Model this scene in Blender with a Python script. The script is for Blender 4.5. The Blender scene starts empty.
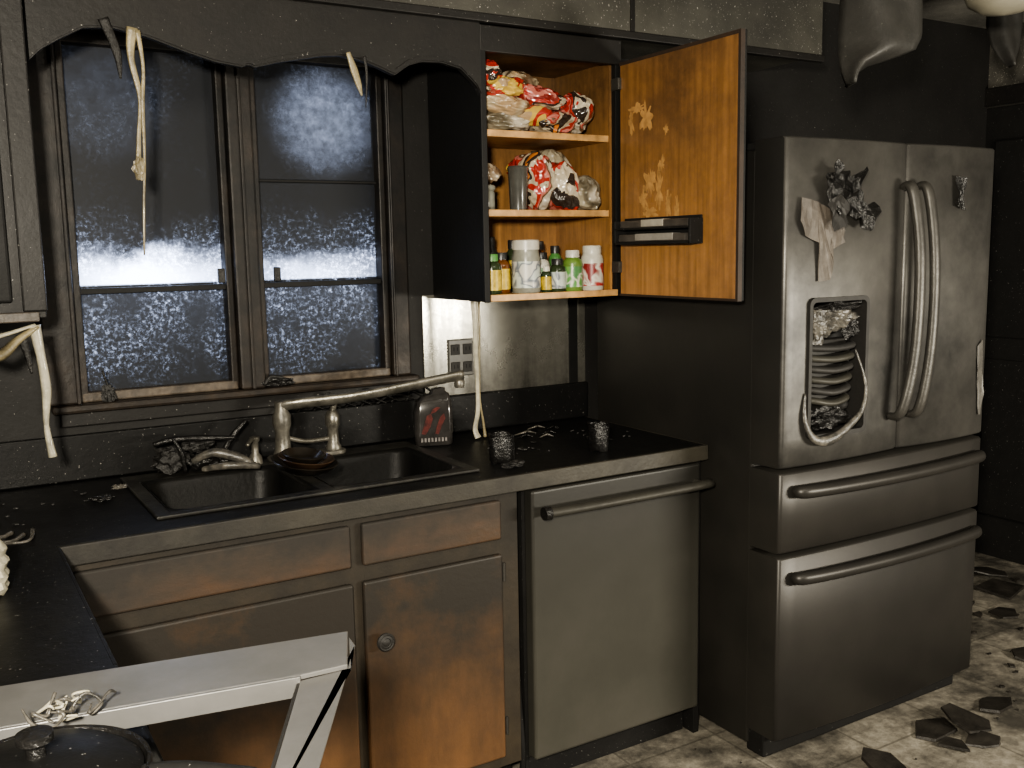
import bpy, bmesh, math, random
import numpy as np
from mathutils import Vector, Matrix, noise
random.seed(7)
S=bpy.context.scene
COL=S.collection

# ---------------------------------------------------------------- materials
def newmat(name):
    m=bpy.data.materials.new(name); m.use_nodes=True
    nt=m.node_tree; nt.nodes.clear()
    o=nt.nodes.new('ShaderNodeOutputMaterial'); b=nt.nodes.new('ShaderNodeBsdfPrincipled')
    nt.links.new(b.outputs[0],o.inputs[0])
    return m,nt,b,o
def N(nt,t,**k):
    n=nt.nodes.new(t)
    for a,v in k.items(): setattr(n,a,v)
    return n
def math_(nt,op,a,b=None,clamp=False):
    n=N(nt,'ShaderNodeMath',operation=op); n.use_clamp=clamp
    for i,x in enumerate((a,b)):
        if x is None: continue
        if isinstance(x,(int,float)): n.inputs[i].default_value=x
        else: nt.links.new(x,n.inputs[i])
    return n.outputs[0]
def mix(nt,f,a,b):
    n=N(nt,'ShaderNodeMix',data_type='RGBA')
    for i,x in ((0,f),(6,a),(7,b)):
        if isinstance(x,(int,float)): n.inputs[i].default_value=x
        elif isinstance(x,tuple): n.inputs[i].default_value=(*x,1)[:4]
        else: nt.links.new(x,n.inputs[i])
    return n.outputs[2]
def rng(nt,v,a,b,c=0.,d=1.,smooth=False):
    n=N(nt,'ShaderNodeMapRange'); 
    if smooth: n.interpolation_type='SMOOTHSTEP'
    nt.links.new(v,n.inputs[0])
    for i,x in enumerate((a,b,c,d)): n.inputs[i+1].default_value=x
    return n.outputs[0]
def pos(nt):
    g=N(nt,'ShaderNodeNewGeometry'); s=N(nt,'ShaderNodeSeparateXYZ'); nt.links.new(g.outputs['Position'],s.inputs[0])
    return g.outputs['Position'],s.outputs
def nz(nt,vec,scale,detail=5,rough=.6,stretch=None):
    n=N(nt,'ShaderNodeTexNoise'); n.inputs['Scale'].default_value=scale; n.inputs['Detail'].default_value=detail; n.inputs['Roughness'].default_value=rough
    if stretch:
        mp=N(nt,'ShaderNodeMapping'); mp.inputs['Scale'].default_value=stretch; nt.links.new(vec,mp.inputs[0]); vec=mp.outputs[0]
    nt.links.new(vec,n.inputs[0]); return n.outputs[0]
def soot(name,base,base2=None,sc=(.012,.0115,.011),z=(0,1),s=(0.,1.),namp=.6,nscale=4,rough=.5,sr=.75,metal=0.,grain=None,bump=.15,bscale=60,speck=0.,speckcol=(.3,.29,.27),coat=0.,xg=None,smetal=0.,sstretch=None,spec=.5):
    """clean surface (base..base2) covered with soot whose density goes s[0]->s[1] between heights z[0]->z[1]"""
    m,nt,b,o=newmat(name); P,xyz=pos(nt)
    if base2 is None: base2=tuple(c*.7 for c in base)
    n1=nz(nt,P,nscale*2.3,6,.6,grain); c=mix(nt,rng(nt,n1,.35,.65),base,base2)
    n2=nz(nt,P,nscale,7,.62,sstretch)
    g=rng(nt,xyz[2],z[0],z[1],s[0],s[1])
    if xg: g=math_(nt,'ADD',g,rng(nt,xyz[0],xg[0],xg[1],xg[2],xg[3]))
    n3=nz(nt,P,nscale*7,4,.7)
    k=math_(nt,'ADD',g,math_(nt,'MULTIPLY',math_(nt,'SUBTRACT',n2,.5),namp*2))
    k=math_(nt,'ADD',k,math_(nt,'MULTIPLY',math_(nt,'SUBTRACT',n3,.5),namp*.6),True)
    col=mix(nt,k,c,sc)
    if speck>0:
        sp=nz(nt,P,170,2,.5); sm=rng(nt,sp,.73-speck*.12,.77,0,1)
        col=mix(nt,sm,col,speckcol)
    nt.links.new(col,b.inputs['Base Color'])
    nt.links.new(rng(nt,k,0,1,rough,sr),b.inputs['Roughness'])
    if metal: nt.links.new(rng(nt,k,.2,1,metal,smetal),b.inputs['Metallic'])
    if coat: b.inputs['Coat Weight'].default_value=coat
    b.inputs['Specular IOR Level'].default_value=spec
    if bump:
        bp=N(nt,'ShaderNodeBump'); bp.inputs['Strength'].default_value=bump; bp.inputs['Distance'].default_value=.01
        nt.links.new(nz(nt,P,bscale,5,.65),bp.inputs['Height']); nt.links.new(bp.outputs[0],b.inputs['Normal'])
    return m
def plain(name,c,rough=.5,metal=0.,var=.3,scale=30,bump=0.,trans=0.,coat=0.):
    m,nt,b,o=newmat(name); P,_=pos(nt)
    col=mix(nt,rng(nt,nz(nt,P,scale),.3,.7),c,tuple(x*(1-var) for x in c)); nt.links.new(col,b.inputs['Base Color'])
    b.inputs['Roughness'].default_value=rough; b.inputs['Metallic'].default_value=metal
    b.inputs['Transmission Weight'].default_value=trans; b.inputs['Coat Weight'].default_value=coat
    if bump:
        bp=N(nt,'ShaderNodeBump'); bp.inputs['Strength'].default_value=bump; bp.inputs['Distance'].default_value=.01
        nt.links.new(nz(nt,P,scale*2,5,.65),bp.inputs['Height']); nt.links.new(bp.outputs[0],b.inputs['Normal'])
    return m
def multi(name,cols,scale,rough=.25,seed=0,coat=.4,const=False):
    m,nt,b,o=newmat(name); P,_=pos(nt)
    mp=N(nt,'ShaderNodeMapping'); mp.inputs['Location'].default_value=(seed,seed*.7,0); nt.links.new(P,mp.inputs[0])
    d=N(nt,'ShaderNodeTexNoise'); d.inputs['Scale'].default_value=scale*.45; d.inputs['Detail'].default_value=1.5; d.inputs['Distortion'].default_value=.6
    nt.links.new(mp.outputs[0],d.inputs[0])
    r=N(nt,'ShaderNodeValToRGB'); r.color_ramp.interpolation='CONSTANT' if const else 'EASE'
    e=r.color_ramp.elements; n=len(cols)
    for i,c in enumerate(cols):
        p=0 if i==0 else .32+.36*i/n
        if i<2: el=e[i]; el.position=p
        else: el=e.new(p)
        el.color=(*c,1)
    nt.links.new(d.outputs[0],r.inputs[0]); nt.links.new(r.outputs[0],b.inputs['Base Color'])
    b.inputs['Roughness'].default_value=rough; b.inputs['Coat Weight'].default_value=coat; b.inputs['Coat Roughness'].default_value=.12
    return m

M={}
M['wall']=soot('sooty_wall',(.026,.025,.0235),(.017,.0163,.0155),z=(.9,2.3),s=(.35,.8),rough=.55,sr=.65,speck=.15,nscale=2.5,spec=.25)
M['wallR']=soot('sooty_far_wall',(.17,.16,.135),(.08,.076,.065),z=(1.9,2.5),s=(.95,.25),rough=.6,sr=.65,speck=.8,nscale=3,speckcol=(.5,.48,.42))
M['splash']=soot('sooty_glinting_steel_backsplash',(.42,.41,.36),(.32,.31,.27),sc=(.06,.057,.05),z=(1.0,1.3),s=(.85,.10),namp=.75,nscale=9,rough=.17,sr=.42,metal=.8,smetal=.5,speck=.3,bump=.03,sstretch=(1.2,1,.10))  # soot, plus paler top and upright streaks painted for lamp reflections
M['soffit']=soot('sooty_soffit',(.078,.075,.062),(.050,.048,.040),z=(2.1,2.4),s=(.2,.5),namp=.7,rough=.6,speck=.5,nscale=2.2,spec=.35)
M['ceil']=soot('sooty_ceiling',(.28,.27,.24),(.16,.155,.14),z=(2,3),s=(.3,.3),namp=.9,nscale=1.6,speck=.8,speckcol=(.45,.44,.4))
M['trimwood']=soot('charred_window_trim',(.046,.034,.025),(.023,.0185,.015),sc=(.0075,.0072,.007),z=(1.05,1.35),s=(.15,.8),namp=.9,rough=.38,sr=.55,nscale=9,bump=.15,spec=.35)
M['valance']=soot('charred_valance',(.020,.018,.016),(.014,.013,.012),sc=(.0078,.0075,.0072),z=(1.9,2.1),s=(.5,.4),namp=.5,rough=.42,sr=.55,bump=.10,speck=.15,spec=.3)
M['black']=soot('black_soot',(.016,.0153,.0145),(.012,.0115,.011),sc=(.007,.007,.0068),z=(0,2),s=(.2,.6),rough=.6,sr=.8,speck=.1,nscale=5,spec=.3)
M['cabside']=soot('sooty_cabinet_side',(.010,.0097,.0092),(.008,.0078,.0075),sc=(.005,.005,.005),z=(0,2),s=(.3,.5),rough=.55,sr=.7,spec=.3)
M['wood']=soot('browned_cabinet_wood',(.40,.205,.070),(.25,.125,.040),sc=(.045,.025,.012),z=(1.3,2.1),s=(-.1,.80),namp=.6,nscale=5,rough=.38,sr=.5,grain=(6,6,.5),bump=.08)
M['shelf']=soot('shelf_wood',(.52,.28,.10),(.34,.17,.055),sc=(.10,.05,.02),z=(0,3),s=(.1,.1),namp=.5,nscale=9,rough=.4,grain=(.6,4,4),bump=.08)
M['shelfedge']=plain('shelf_edge_wood',(.60,.35,.14),.45,var=.55,scale=25)
M['basewood']=soot('scorched_base_cabinet',(.205,.102,.042),(.135,.070,.030),sc=(.023,.0195,.0155),z=(.08,.62),s=(.0,1.0),namp=.65,nscale=2.4,rough=.36,sr=.5,grain=(3,3,.6),bump=.08,speck=.0,xg=(.2,.9,.18,0))
M['baseframe']=soot('scorched_face_frame',(.056,.043,.028),(.038,.030,.021),sc=(.016,.0143,.012),z=(.1,.9),s=(.1,.8),namp=.6,nscale=5,rough=.45,bump=.12,spec=.4)
M['drawer']=soot('scorched_drawer_front',(.095,.053,.030),(.058,.038,.023),sc=(.022,.019,.0155),z=(.74,.86),s=(.35,.95),namp=.85,nscale=3.5,rough=.36,grain=(.7,3,3),bump=.10,speck=.0,xg=(.2,1.2,.15,-.1))
M['counter']=soot('sooty_countertop',(.013,.0126,.0122),(.0085,.0085,.0083),sc=(.005,.005,.005),z=(0,2),s=(.4,.6),namp=.8,nscale=5,rough=.34,sr=.5,speck=.2,bump=.08,spec=.25)
M['counteredge']=soot('sooty_counter_edge',(.062,.056,.042),(.043,.039,.030),sc=(.012,.011,.010),z=(0,2),s=(.3,.45),namp=.6,nscale=4,rough=.42,xg=(.2,1.9,.45,-.15))
M['dw']=soot('sooty_dishwasher_door',(.100,.096,.080),(.083,.080,.066),sc=(.019,.018,.0155),z=(.05,.86),s=(-.05,.95),namp=.16,nscale=2.5,rough=.38,sr=.45,metal=.35,bump=.03,sstretch=(1,1,.5))
M['dwdark']=soot('dishwasher_dark',(.036,.033,.029),z=(0,1),s=(.3,.6),rough=.4)
M['fridge']=soot('sooty_stainless',(.20,.193,.177),(.135,.129,.118),sc=(.014,.0136,.013),z=(.1,1.9),s=(.80,.55),namp=1.0,nscale=1.9,rough=.37,sr=.45,metal=.7,smetal=.3,bump=.02)
M['fridgelow']=soot('sooty_drawer_steel',(.054,.050,.0445),(.043,.040,.036),sc=(.016,.015,.0135),z=(.1,.9),s=(.5,.35),namp=.35,nscale=2.5,rough=.38,sr=.48,metal=.45,smetal=.2,bump=.02)
M['steel']=soot('smoked_steel',(.34,.32,.27),(.16,.15,.125),sc=(.022,.020,.018),z=(0,2),s=(.35,.35),namp=.9,nscale=12,rough=.30,sr=.5,metal=.8)
M['handle']=soot('smoked_handle',(.095,.090,.080),(.065,.062,.056),sc=(.019,.018,.0165),z=(0,2),s=(.35,.25),namp=.5,nscale=6,rough=.40,sr=.48,metal=.5)
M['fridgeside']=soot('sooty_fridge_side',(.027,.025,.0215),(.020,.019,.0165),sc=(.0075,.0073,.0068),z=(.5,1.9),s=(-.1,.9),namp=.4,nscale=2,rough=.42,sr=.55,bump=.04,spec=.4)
M['sink']=soot('sooty_sink_steel',(.014,.0133,.012),(.009,.0087,.008),sc=(.0045,.0045,.0043),z=(.7,.95),s=(.9,.4),namp=.7,nscale=7,rough=.30,sr=.5,metal=.0,spec=.22)
M['sinkrim']=soot('sooty_sink_rim',(.10,.095,.08),(.04,.038,.033),sc=(.008,.0078,.0075),z=(.7,1.1),s=(.8,.6),namp=.9,nscale=9,rough=.28,sr=.45,metal=.3,spec=.4)
M['melt']=plain('melted_plastic',(.32,.27,.16),.35,var=.7,scale=22,bump=.3,coat=.3)
M['meltw']=plain('melted_white_plastic',(.50,.47,.36),.35,var=.5,scale=30,bump=.3,coat=.3)
M['char']=plain('charred_debris',(.022,.0207,.0193),.5,var=.6,scale=40,bump=.6)
M['chip']=plain('broken_tile_flake',(.042,.037,.031),.45,var=.7,scale=12,bump=.5)
M['chargl']=plain('glossy_char',(.014,.0133,.0127),.26,var=.5,scale=40,bump=.5)
M['meltgrey']=soot('crinkled_melt_grey',(.24,.22,.185),(.08,.076,.067),sc=(.014,.014,.014),z=(0,2),s=(.5,.5),namp=1.,nscale=18,rough=.2,sr=.3,bump=.3)
M['blade']=soot('heat_warped_blade',(.045,.043,.039),(.032,.031,.028),sc=(.011,.011,.010),z=(1.7,2.3),s=(.1,.3),namp=.4,nscale=6,rough=.45,speck=.25,speckcol=(.12,.115,.1))

m,nt,b,o=newmat('dusty_stone_tile'); P,xyz=pos(nt)
br=N(nt,'ShaderNodeTexBrick'); br.offset=0; br.inputs['Scale'].default_value=1
for k,v in (('Brick Width',.33),('Row Height',.33),('Mortar Size',.004)): br.inputs[k].default_value=v
nt.links.new(P,br.inputs['Vector'])
c=mix(nt,rng(nt,nz(nt,P,22,9,.75),.36,.64),(.37,.34,.28),(.15,.135,.11))
c=mix(nt,math_(nt,'MULTIPLY',rng(nt,nz(nt,P,2.6,8,.72),.43,.60),.90),c,(.04,.037,.032))
c=mix(nt,math_(nt,'MULTIPLY',br.outputs['Fac'],.5),c,(.05,.045,.035)); nt.links.new(c,b.inputs['Base Color']); b.inputs['Roughness'].default_value=.5
bp=N(nt,'ShaderNodeBump'); bp.inputs['Strength'].default_value=.4; bp.inputs['Distance'].default_value=.01
nt.links.new(nz(nt,P,30,9,.75),bp.inputs['Height']); nt.links.new(bp.outputs[0],b.inputs['Normal'])
M['floor']=m

# window glass : scraped/mottled smoke film; outdoor glow above the meeting rail painted as transparency
def glassmat(name,xc,bright,cloud,cx,cz,top):
    m=bpy.data.materials.new(name); m.use_nodes=True; nt=m.node_tree; nt.nodes.clear()
    o=N(nt,'ShaderNodeOutputMaterial'); P,xyz=pos(nt)
    z=xyz[2]
    n=nz(nt,P,9,7,.7)
    zz=math_(nt,'ADD',z,math_(nt,'MULTIPLY',math_(nt,'SUBTRACT',n,.5),.14))
    up=math_(nt,'MULTIPLY',rng(nt,z,1.42,1.425,0,1),rng(nt,zz,1.435,top,1,0,True))
    gx=rng(nt,math_(nt,'ABSOLUTE',math_(nt,'SUBTRACT',xyz[0],xc)),.03,.20,1,.45)
    up=math_(nt,'MULTIPLY',math_(nt,'MULTIPLY',up,bright),gx)
    haze=rng(nt,zz,1.48,1.68,.045,0,True)
    lo=math_(nt,'MULTIPLY',rng(nt,z,1.40,1.405,1,0),rng(nt,z,1.12,1.38,.010,.065))
    haze=math_(nt,'MULTIPLY',haze,rng(nt,z,1.42,1.425,0,1))
    sp=rng(nt,nz(nt,P,85,5,.85),.49,.60,0,1)
    spm=math_(nt,'MULTIPLY',rng(nt,nz(nt,P,7,5,.7),.40,.58,.06,1),rng(nt,z,1.48,1.64,1,.12))
    spk=math_(nt,'MULTIPLY',math_(nt,'MULTIPLY',sp,spm),rng(nt,z,1.15,1.40,.20,.44))
    dx=math_(nt,'POWER',math_(nt,'DIVIDE',math_(nt,'SUBTRACT',xyz[0],cx),.16),2.)
    dz=math_(nt,'POWER',math_(nt,'DIVIDE',math_(nt,'SUBTRACT',z,cz),.15),2.)
    cl=rng(nt,math_(nt,'ADD',dx,dz),0,1.7,1,0,True)
    cl=math_(nt,'MULTIPLY',math_(nt,'MULTIPLY',cl,cloud),rng(nt,nz(nt,P,26,6,.7),.36,.62,.6,1))
    t=math_(nt,'ADD',math_(nt,'ADD',math_(nt,'ADD',up,haze),lo),math_(nt,'ADD',spk,cl)); t=math_(nt,'ADD',t,.006,True)
    tr=N(nt,'ShaderNodeBsdfTransparent'); tr.inputs[0].default_value=(1,1,1,1)
    df=N(nt,'ShaderNodeBsdfPrincipled'); df.inputs['Base Color'].default_value=(.010,.0115,.015,1); df.inputs['Roughness'].default_value=.5; df.inputs['Specular IOR Level'].default_value=.25
    mx=N(nt,'ShaderNodeMixShader'); nt.links.new(t,mx.inputs[0]); nt.links.new(df.outputs[0],mx.inputs[1]); nt.links.new(tr.outputs[0],mx.inputs[2])
    nt.links.new(mx.outputs[0],o.inputs[0]); return m
M['glassL']=glassmat('smoked_glass_a',.52,1.,.07,.46,1.90,1.545)
M['glassR']=glassmat('smoked_glass_b',1.0,.50,.19,1.06,1.88,1.525)

# ---------------------------------------------------------------- geometry helpers
def group(name,loc=(0,0,0)):
    e=bpy.data.objects.new(name,None); e.empty_display_size=.1; e.location=loc; COL.objects.link(e); return e
def attach(o,parent):
    if parent is not None:
        o.parent=parent; o.matrix_parent_inverse=Matrix.Translation(-Vector(parent.location))
    return o
def mk(name,bm,mat,parent=None,smooth=False,bevel=0.,seg=2,auto=None):
    me=bpy.data.meshes.new(name); bmesh.ops.recalc_face_normals(bm,faces=bm.faces[:]); bm.to_mesh(me); bm.free()
    for mm in (mat if isinstance(mat,(list,tuple)) else [mat]): me.materials.append(mm)
    o=bpy.data.objects.new(name,me); COL.objects.link(o)
    if smooth: me.shade_smooth()
    if bevel:
        md=o.modifiers.new('bevel','BEVEL'); md.width=bevel; md.segments=seg; md.limit_method='ANGLE'; md.angle_limit=.6
    return attach(o,parent)
def addbox(bm,a,b,mi=0,mat4=None):
    r=bmesh.ops.create_cube(bm,size=1); vs=r['verts']
    T=Matrix.Translation([(a[i]+b[i])/2 for i in range(3)])@Matrix.Diagonal([abs(b[i]-a[i]) for i in range(3)]+[1])
    if mat4 is not None: T=mat4@T
    bmesh.ops.transform(bm,matrix=T,verts=vs)
    for f in {f for v in vs for f in v.link_faces}: f.material_index=mi
    return vs
def box(name,a,b,mat,parent=None,bevel=.003,seg=2):
    bm=bmesh.new(); addbox(bm,a,b); return mk(name,bm,mat,parent,bevel=bevel,seg=seg)
def boxes(name,lst,mat,parent=None,bevel=.003):
    bm=bmesh.new()
    for a,b in lst: addbox(bm,a,b)
    return mk(name,bm,mat,parent,bevel=bevel)
def lathe(name,prof,loc,mat,parent=None,n=32,smooth=True,rot=None,scale=(1,1,1),wob=0.,seed=0,mats=None):
    bm=bmesh.new(); rings=[]
    for r,z in prof:
        ring=[]
        for i in range(n):
            t=2*math.pi*i/n; rr=max(r,1e-4)*(1+wob*noise.noise(Vector((math.cos(t)*1.5+seed,math.sin(t)*1.5,z*15+seed))))
            ring.append(bm.verts.new((rr*math.cos(t),rr*math.sin(t),z+wob*.03*noise.noise(Vector((math.cos(t)*2,math.sin(t)*2,seed))))))
        rings.append(ring)
    for k,(p,q) in enumerate(zip(rings,rings[1:])):
        for i in range(n):
            f=bm.faces.new((p[i],p[(i+1)%n],q[(i+1)%n],q[i]))
            if mats: f.material_index=mats[k]
    bm.faces.new(rings[0]); f=bm.faces.new(rings[-1])
    if mats: f.material_index=mats[-1]
    T=Matrix.Translation(loc)@(rot or Matrix.Identity(4))@Matrix.Diagonal((*scale,1))
    bmesh.ops.transform(bm,matrix=T,verts=bm.verts[:])
    o=mk(name,bm,mat,parent,smooth=False)
    if smooth: o.data.shade_smooth(); md=o.modifiers.new('es','EDGE_SPLIT'); md.split_angle=.7
    return o
def tube(name,pts,rad,mat,parent=None,n=10,flat=1.,res=6,cap=True):
    """smooth swept tube through pts, rad list or float"""
    P=[Vector(p) for p in pts]
    if not isinstance(rad,(list,tuple)): rad=[rad]*len(P)
    Q=[];Rr=[]
    for i in range(len(P)-1):
        p0=P[max(i-1,0)];p1=P[i];p2=P[i+1];p3=P[min(i+2,len(P)-1)]
        for k in range(res):
            t=k/res; Q.append(.5*((2*p1)+(-p0+p2)*t+(2*p0-5*p1+4*p2-p3)*t*t+(-p0+3*p1-3*p2+p3)*t**3)); Rr.append(rad[i]*(1-t)+rad[i+1]*t)
    Q.append(P[-1]);Rr.append(rad[-1])
    bm=bmesh.new(); rings=[]; up=Vector((0,0,1)); 
    T0=(Q[1]-Q[0]).normalized()
    if abs(T0.z)>.9: up=Vector((0,1,0))
    u=T0.cross(up).normalized()
    for i,q in enumerate(Q):
        T=(Q[min(i+1,len(Q)-1)]-Q[max(i-1,0)]).normalized()
        u=(u-T*u.dot(T)).normalized(); v=T.cross(u)
        rings.append([bm.verts.new(q+(u*math.cos(a)+v*flat*math.sin(a))*Rr[i]) for a in [2*math.pi*j/n for j in range(n)]])
    for p,q in zip(rings,rings[1:]):
        for i in range(n): bm.faces.new((p[i],p[(i+1)%n],q[(i+1)%n],q[i]))
    if cap: bm.faces.new(rings[0]); bm.faces.new(rings[-1])
    return mk(name,bm,mat,parent,smooth=True)
def prism(name,outline,axis,d0,d1,mat,parent=None,bevel=.002,holes=None):
    """outline: 2D pts extruded along axis (0=x:(y,z),1=y:(x,z),2=z:(x,y))"""
    bm=bmesh.new()
    def co(p,d):
        return {0:(d,p[0],p[1]),1:(p[0],d,p[1]),2:(p[0],p[1],d)}[axis]
    a=[bm.verts.new(co(p,d0)) for p in outline]; b=[bm.verts.new(co(p,d1)) for p in outline]
    bm.faces.new(a); bm.faces.new(b)
    n=len(a)
    for i in range(n): bm.faces.new((a[i],a[(i+1)%n],b[(i+1)%n],b[i]))
    return mk(name,bm,mat,parent,bevel=bevel)
def crumple(name,loc,size,mat,parent=None,sub=4,amp=.35,freq=2.2,seed=0,smooth=False,rot=0.,floor=None,ymax=None):
    bm=bmesh.new(); bmesh.ops.create_icosphere(bm,subdivisions=sub,radius=1)
    for v in bm.verts:
        p=v.co.copy(); s=Vector((seed*3.1,seed*1.7,seed))
        d=0
        for k in range(3):
            d+= (abs(noise.noise(p*freq*(2**k)+s))*2-.5)*amp/(1.7**k)
        v.co=p*(1+d)
    T=Matrix.Translation(loc)@Matrix.Rotation(rot,4,'Z')@Matrix.Diagonal((*size,1))
    bmesh.ops.transform(bm,matrix=T,verts=bm.verts[:])
    for v in bm.verts:
        if floor is not None: v.co.z=max(v.co.z,floor)
        if ymax is not None: v.co.y=min(v.co.y,ymax)
    return mk(name,bm,mat,parent,smooth=smooth)
def bag(name,loc,size,mat,parent,seed,floor,rot=0.,tail=True,tilt=0.):
    """pillow-shaped plastic bag: flat crimped seams at the ends, long creases radiating from them"""
    bm=bmesh.new(); nu,nv=84,48; rings=[]
    sd=Vector((seed*2.3,seed*.9,seed*1.3))
    for j in range(nv+1):
        t=j/nv; x=2*t-1; ring=[]
        e=1-abs(x)**3.2                      # fullness along the bag
        wy=.80+.20*e if not tail or x<0 else .30+.70*max(0,1-x**4)
        wz=max(.05,e**.75)
        for i in range(nu):
            a=2*math.pi*i/nu; ca,sa=math.cos(a),math.sin(a)
            y=math.copysign(abs(ca)**.75,ca)*wy; z_=math.copysign(abs(sa)**.8,sa)*wz
            cr=abs(x)**1.5
            fold=.10*cr*math.sin(y*16+seed*1.7+2*noise.noise(Vector((x*2,y*2,seed))))
            p=Vector((x*1.3,y*1.3,z_*1.3))
            ridge=1-abs(noise.noise(p*1.5+sd))*2.6
            ridge2=1-abs(noise.noise(Vector((p.x*2.0,p.y*4.4,p.z*3.2))+sd))*2.6
            k=1+.16*noise.noise(p*.9+sd)+.09*ridge+.07*ridge2
            ring.append(bm.verts.new((x*(1+.08*noise.noise(Vector((y*2,seed,0)))),y*k,(z_+fold)*k+.25*noise.noise(Vector((x*1.4,seed*3,1))))))
        rings.append(ring)
    for p,q in zip(rings,rings[1:]):
        for i in range(nu): bm.faces.new((p[i],p[(i+1)%nu],q[(i+1)%nu],q[i]))
    bm.faces.new(rings[0]); bm.faces.new(rings[-1])
    T=Matrix.Translation(loc)@Matrix.Rotation(rot,4,'Z')@Matrix.Rotation(tilt,4,'Y')@Matrix.Diagonal((*size,1))
    bmesh.ops.transform(bm,matrix=T,verts=bm.verts[:])
    for v in bm.verts: v.co.z=max(v.co.z,floor); v.co.y=min(max(v.co.y,-.315),-.012); v.co.x=min(max(v.co.x,1.404),1.842)
    return mk(name,bm,mat,parent,smooth=True)
def rrect(x0,x1,y0,y1,r,n=6):
    pts=[]
    for cx,cy,a0 in ((x1-r,y1-r,0),(x0+r,y1-r,90),(x0+r,y0+r,180),(x1-r,y0+r,270)):
        for i in range(n+1):
            a=math.radians(a0+90*i/n); pts.append((cx+r*math.cos(a),cy+r*math.sin(a)))
    return pts
def chips(name,lst,mat,z,parent=None,seed=3,tilt=.12,nn=(4,6)):
    """irregular flat flakes: (x,y,r)"""
    rr=random.Random(seed); bm=bmesh.new()
    for it in lst:
        x,y,r=it[:3]; n=rr.randint(*nn); a0=rr.random()*6; t=rr.uniform(.12,.3)*min(r,.03)+.002
        tl=Matrix.Rotation(rr.uniform(-tilt,tilt),4,'X')@Matrix.Rotation(rr.uniform(-tilt,tilt),4,'Y')
        pp=[(r*rr.uniform(.6,1.2)*math.cos(a0+6.283*(i+rr.uniform(-.25,.25))/n),r*rr.uniform(.5,1.)*math.sin(a0+6.283*(i+rr.uniform(-.25,.25))/n)) for i in range(n)]
        lo=[tl@Vector((p[0],p[1],0)) for p in pp]; mn=min(v.z for v in lo)
        A=[bm.verts.new((x+v.x,y+v.y,z+v.z-mn+.0005)) for v in lo]
        B=[bm.verts.new((x+v.x*.96,y+v.y*.96,z+v.z-mn+t)) for v in lo]
        bm.faces.new(A);bm.faces.new(B)
        for i in range(n): bm.faces.new((A[i],A[(i+1)%n],B[(i+1)%n],B[i]))
    return mk(name,bm,mat,parent)
def strip(name,cols,mat,parent=None,thick=0.,smooth=True):
    """surface lofted from a list of vertex rows"""
    bm=bmesh.new(); R_=[[bm.verts.new(p) for p in row] for row in cols]
    for a,b in zip(R_,R_[1:]):
        for j in range(len(a)-1): bm.faces.new((a[j],a[j+1],b[j+1],b[j]))
    o=mk(name,bm,mat,parent,smooth=smooth)
    if thick: md=o.modifiers.new('sol','SOLIDIFY'); md.thickness=thick; md.offset=0
    return o

# ---------------------------------------------------------------- room shell
XL,XR,YB=-.56,4.22,-4.3; H=2.44
XC=-.55
box('floor',(XL-.1,YB-.1,-.1),(XR+.1,.12,0),M['floor'],bevel=0)
box('ceiling',(XL-.1,YB-.1,H),(XR+.1,.12,H+.1),M['ceil'],bevel=0)
wx0,wx1,wz0,wz1=.30,1.26,1.115,2.10
bw=boxes('wall_back',[((XL,0,0),(wx0,.12,H)),((wx1,0,0),(XR,.12,H)),((wx0,0,0),(wx1,.12,wz0)),((wx0,0,wz1),(wx1,.12,H))],M['wall'],bevel=0)
box('wall_left',(XL-.1,YB,0),(XL,.12,H),M['wall'],bevel=0)
boxes('wall_right',[((XR,YB,0),(XR+.1,-.75,H)),((XR,.05,0),(XR+.1,.12,H)),((XR,-.75,2.1),(XR+.1,.05,H))],M['wallR'],bevel=0)
box('wall_front',(XL,YB-.1,0),(XR,YB,H),M['wall'],bevel=0)
d=group('door_1',(XR+.06,-.35,0))
box('slab',(XR+.05,-.75,0),(XR+.09,.05,2.1),M['black'],d)
boxes('raised_panels',[((XR+.035,-.68,.2),(XR+.05,-.40,.95)),((XR+.035,-.30,.2),(XR+.05,-.02,.95)),((XR+.035,-.68,1.05),(XR+.05,-.40,1.95)),((XR+.035,-.30,1.05),(XR+.05,-.02,1.95))],M['black'],d,.01)
boxes('trim_1',[((XR-.02,.05,0),(XR,.12,2.10)),((XR-.02,-.83,0),(XR,-.75,2.10)),((XR-.022,-.83,2.1),(XR,.12,2.18))],M['valance'])
box('baseboard_back',(2.92,-.015,0),(XR-.02,0,.1),M['wall'])
sf=group('soffit',(1,-.15,2.3))
box('soffit_box',(XC,-.345,2.142),(2.74,0,H),M['soffit'],sf,bevel=.004)
box('soffit_molding',(XC,-.357,2.120),(2.74,-.33,2.143),M['valance'],sf)
box('soffit_seam',(1.90,-.350,2.143),(1.915,-.343,H),M['valance'],sf,bevel=.001)
box('trim_2',(XC,-.022,.912),(1.965,0,1.034),M['counter'],bevel=.004)
box('trim_3',(1.34,-.006,1.034),(1.965,0,1.36),M['splash'],bevel=.001)
box('trim_4',(1.895,-.010,1.034),(1.930,-.006,1.36),M['cabside'],bevel=.001)

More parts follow.
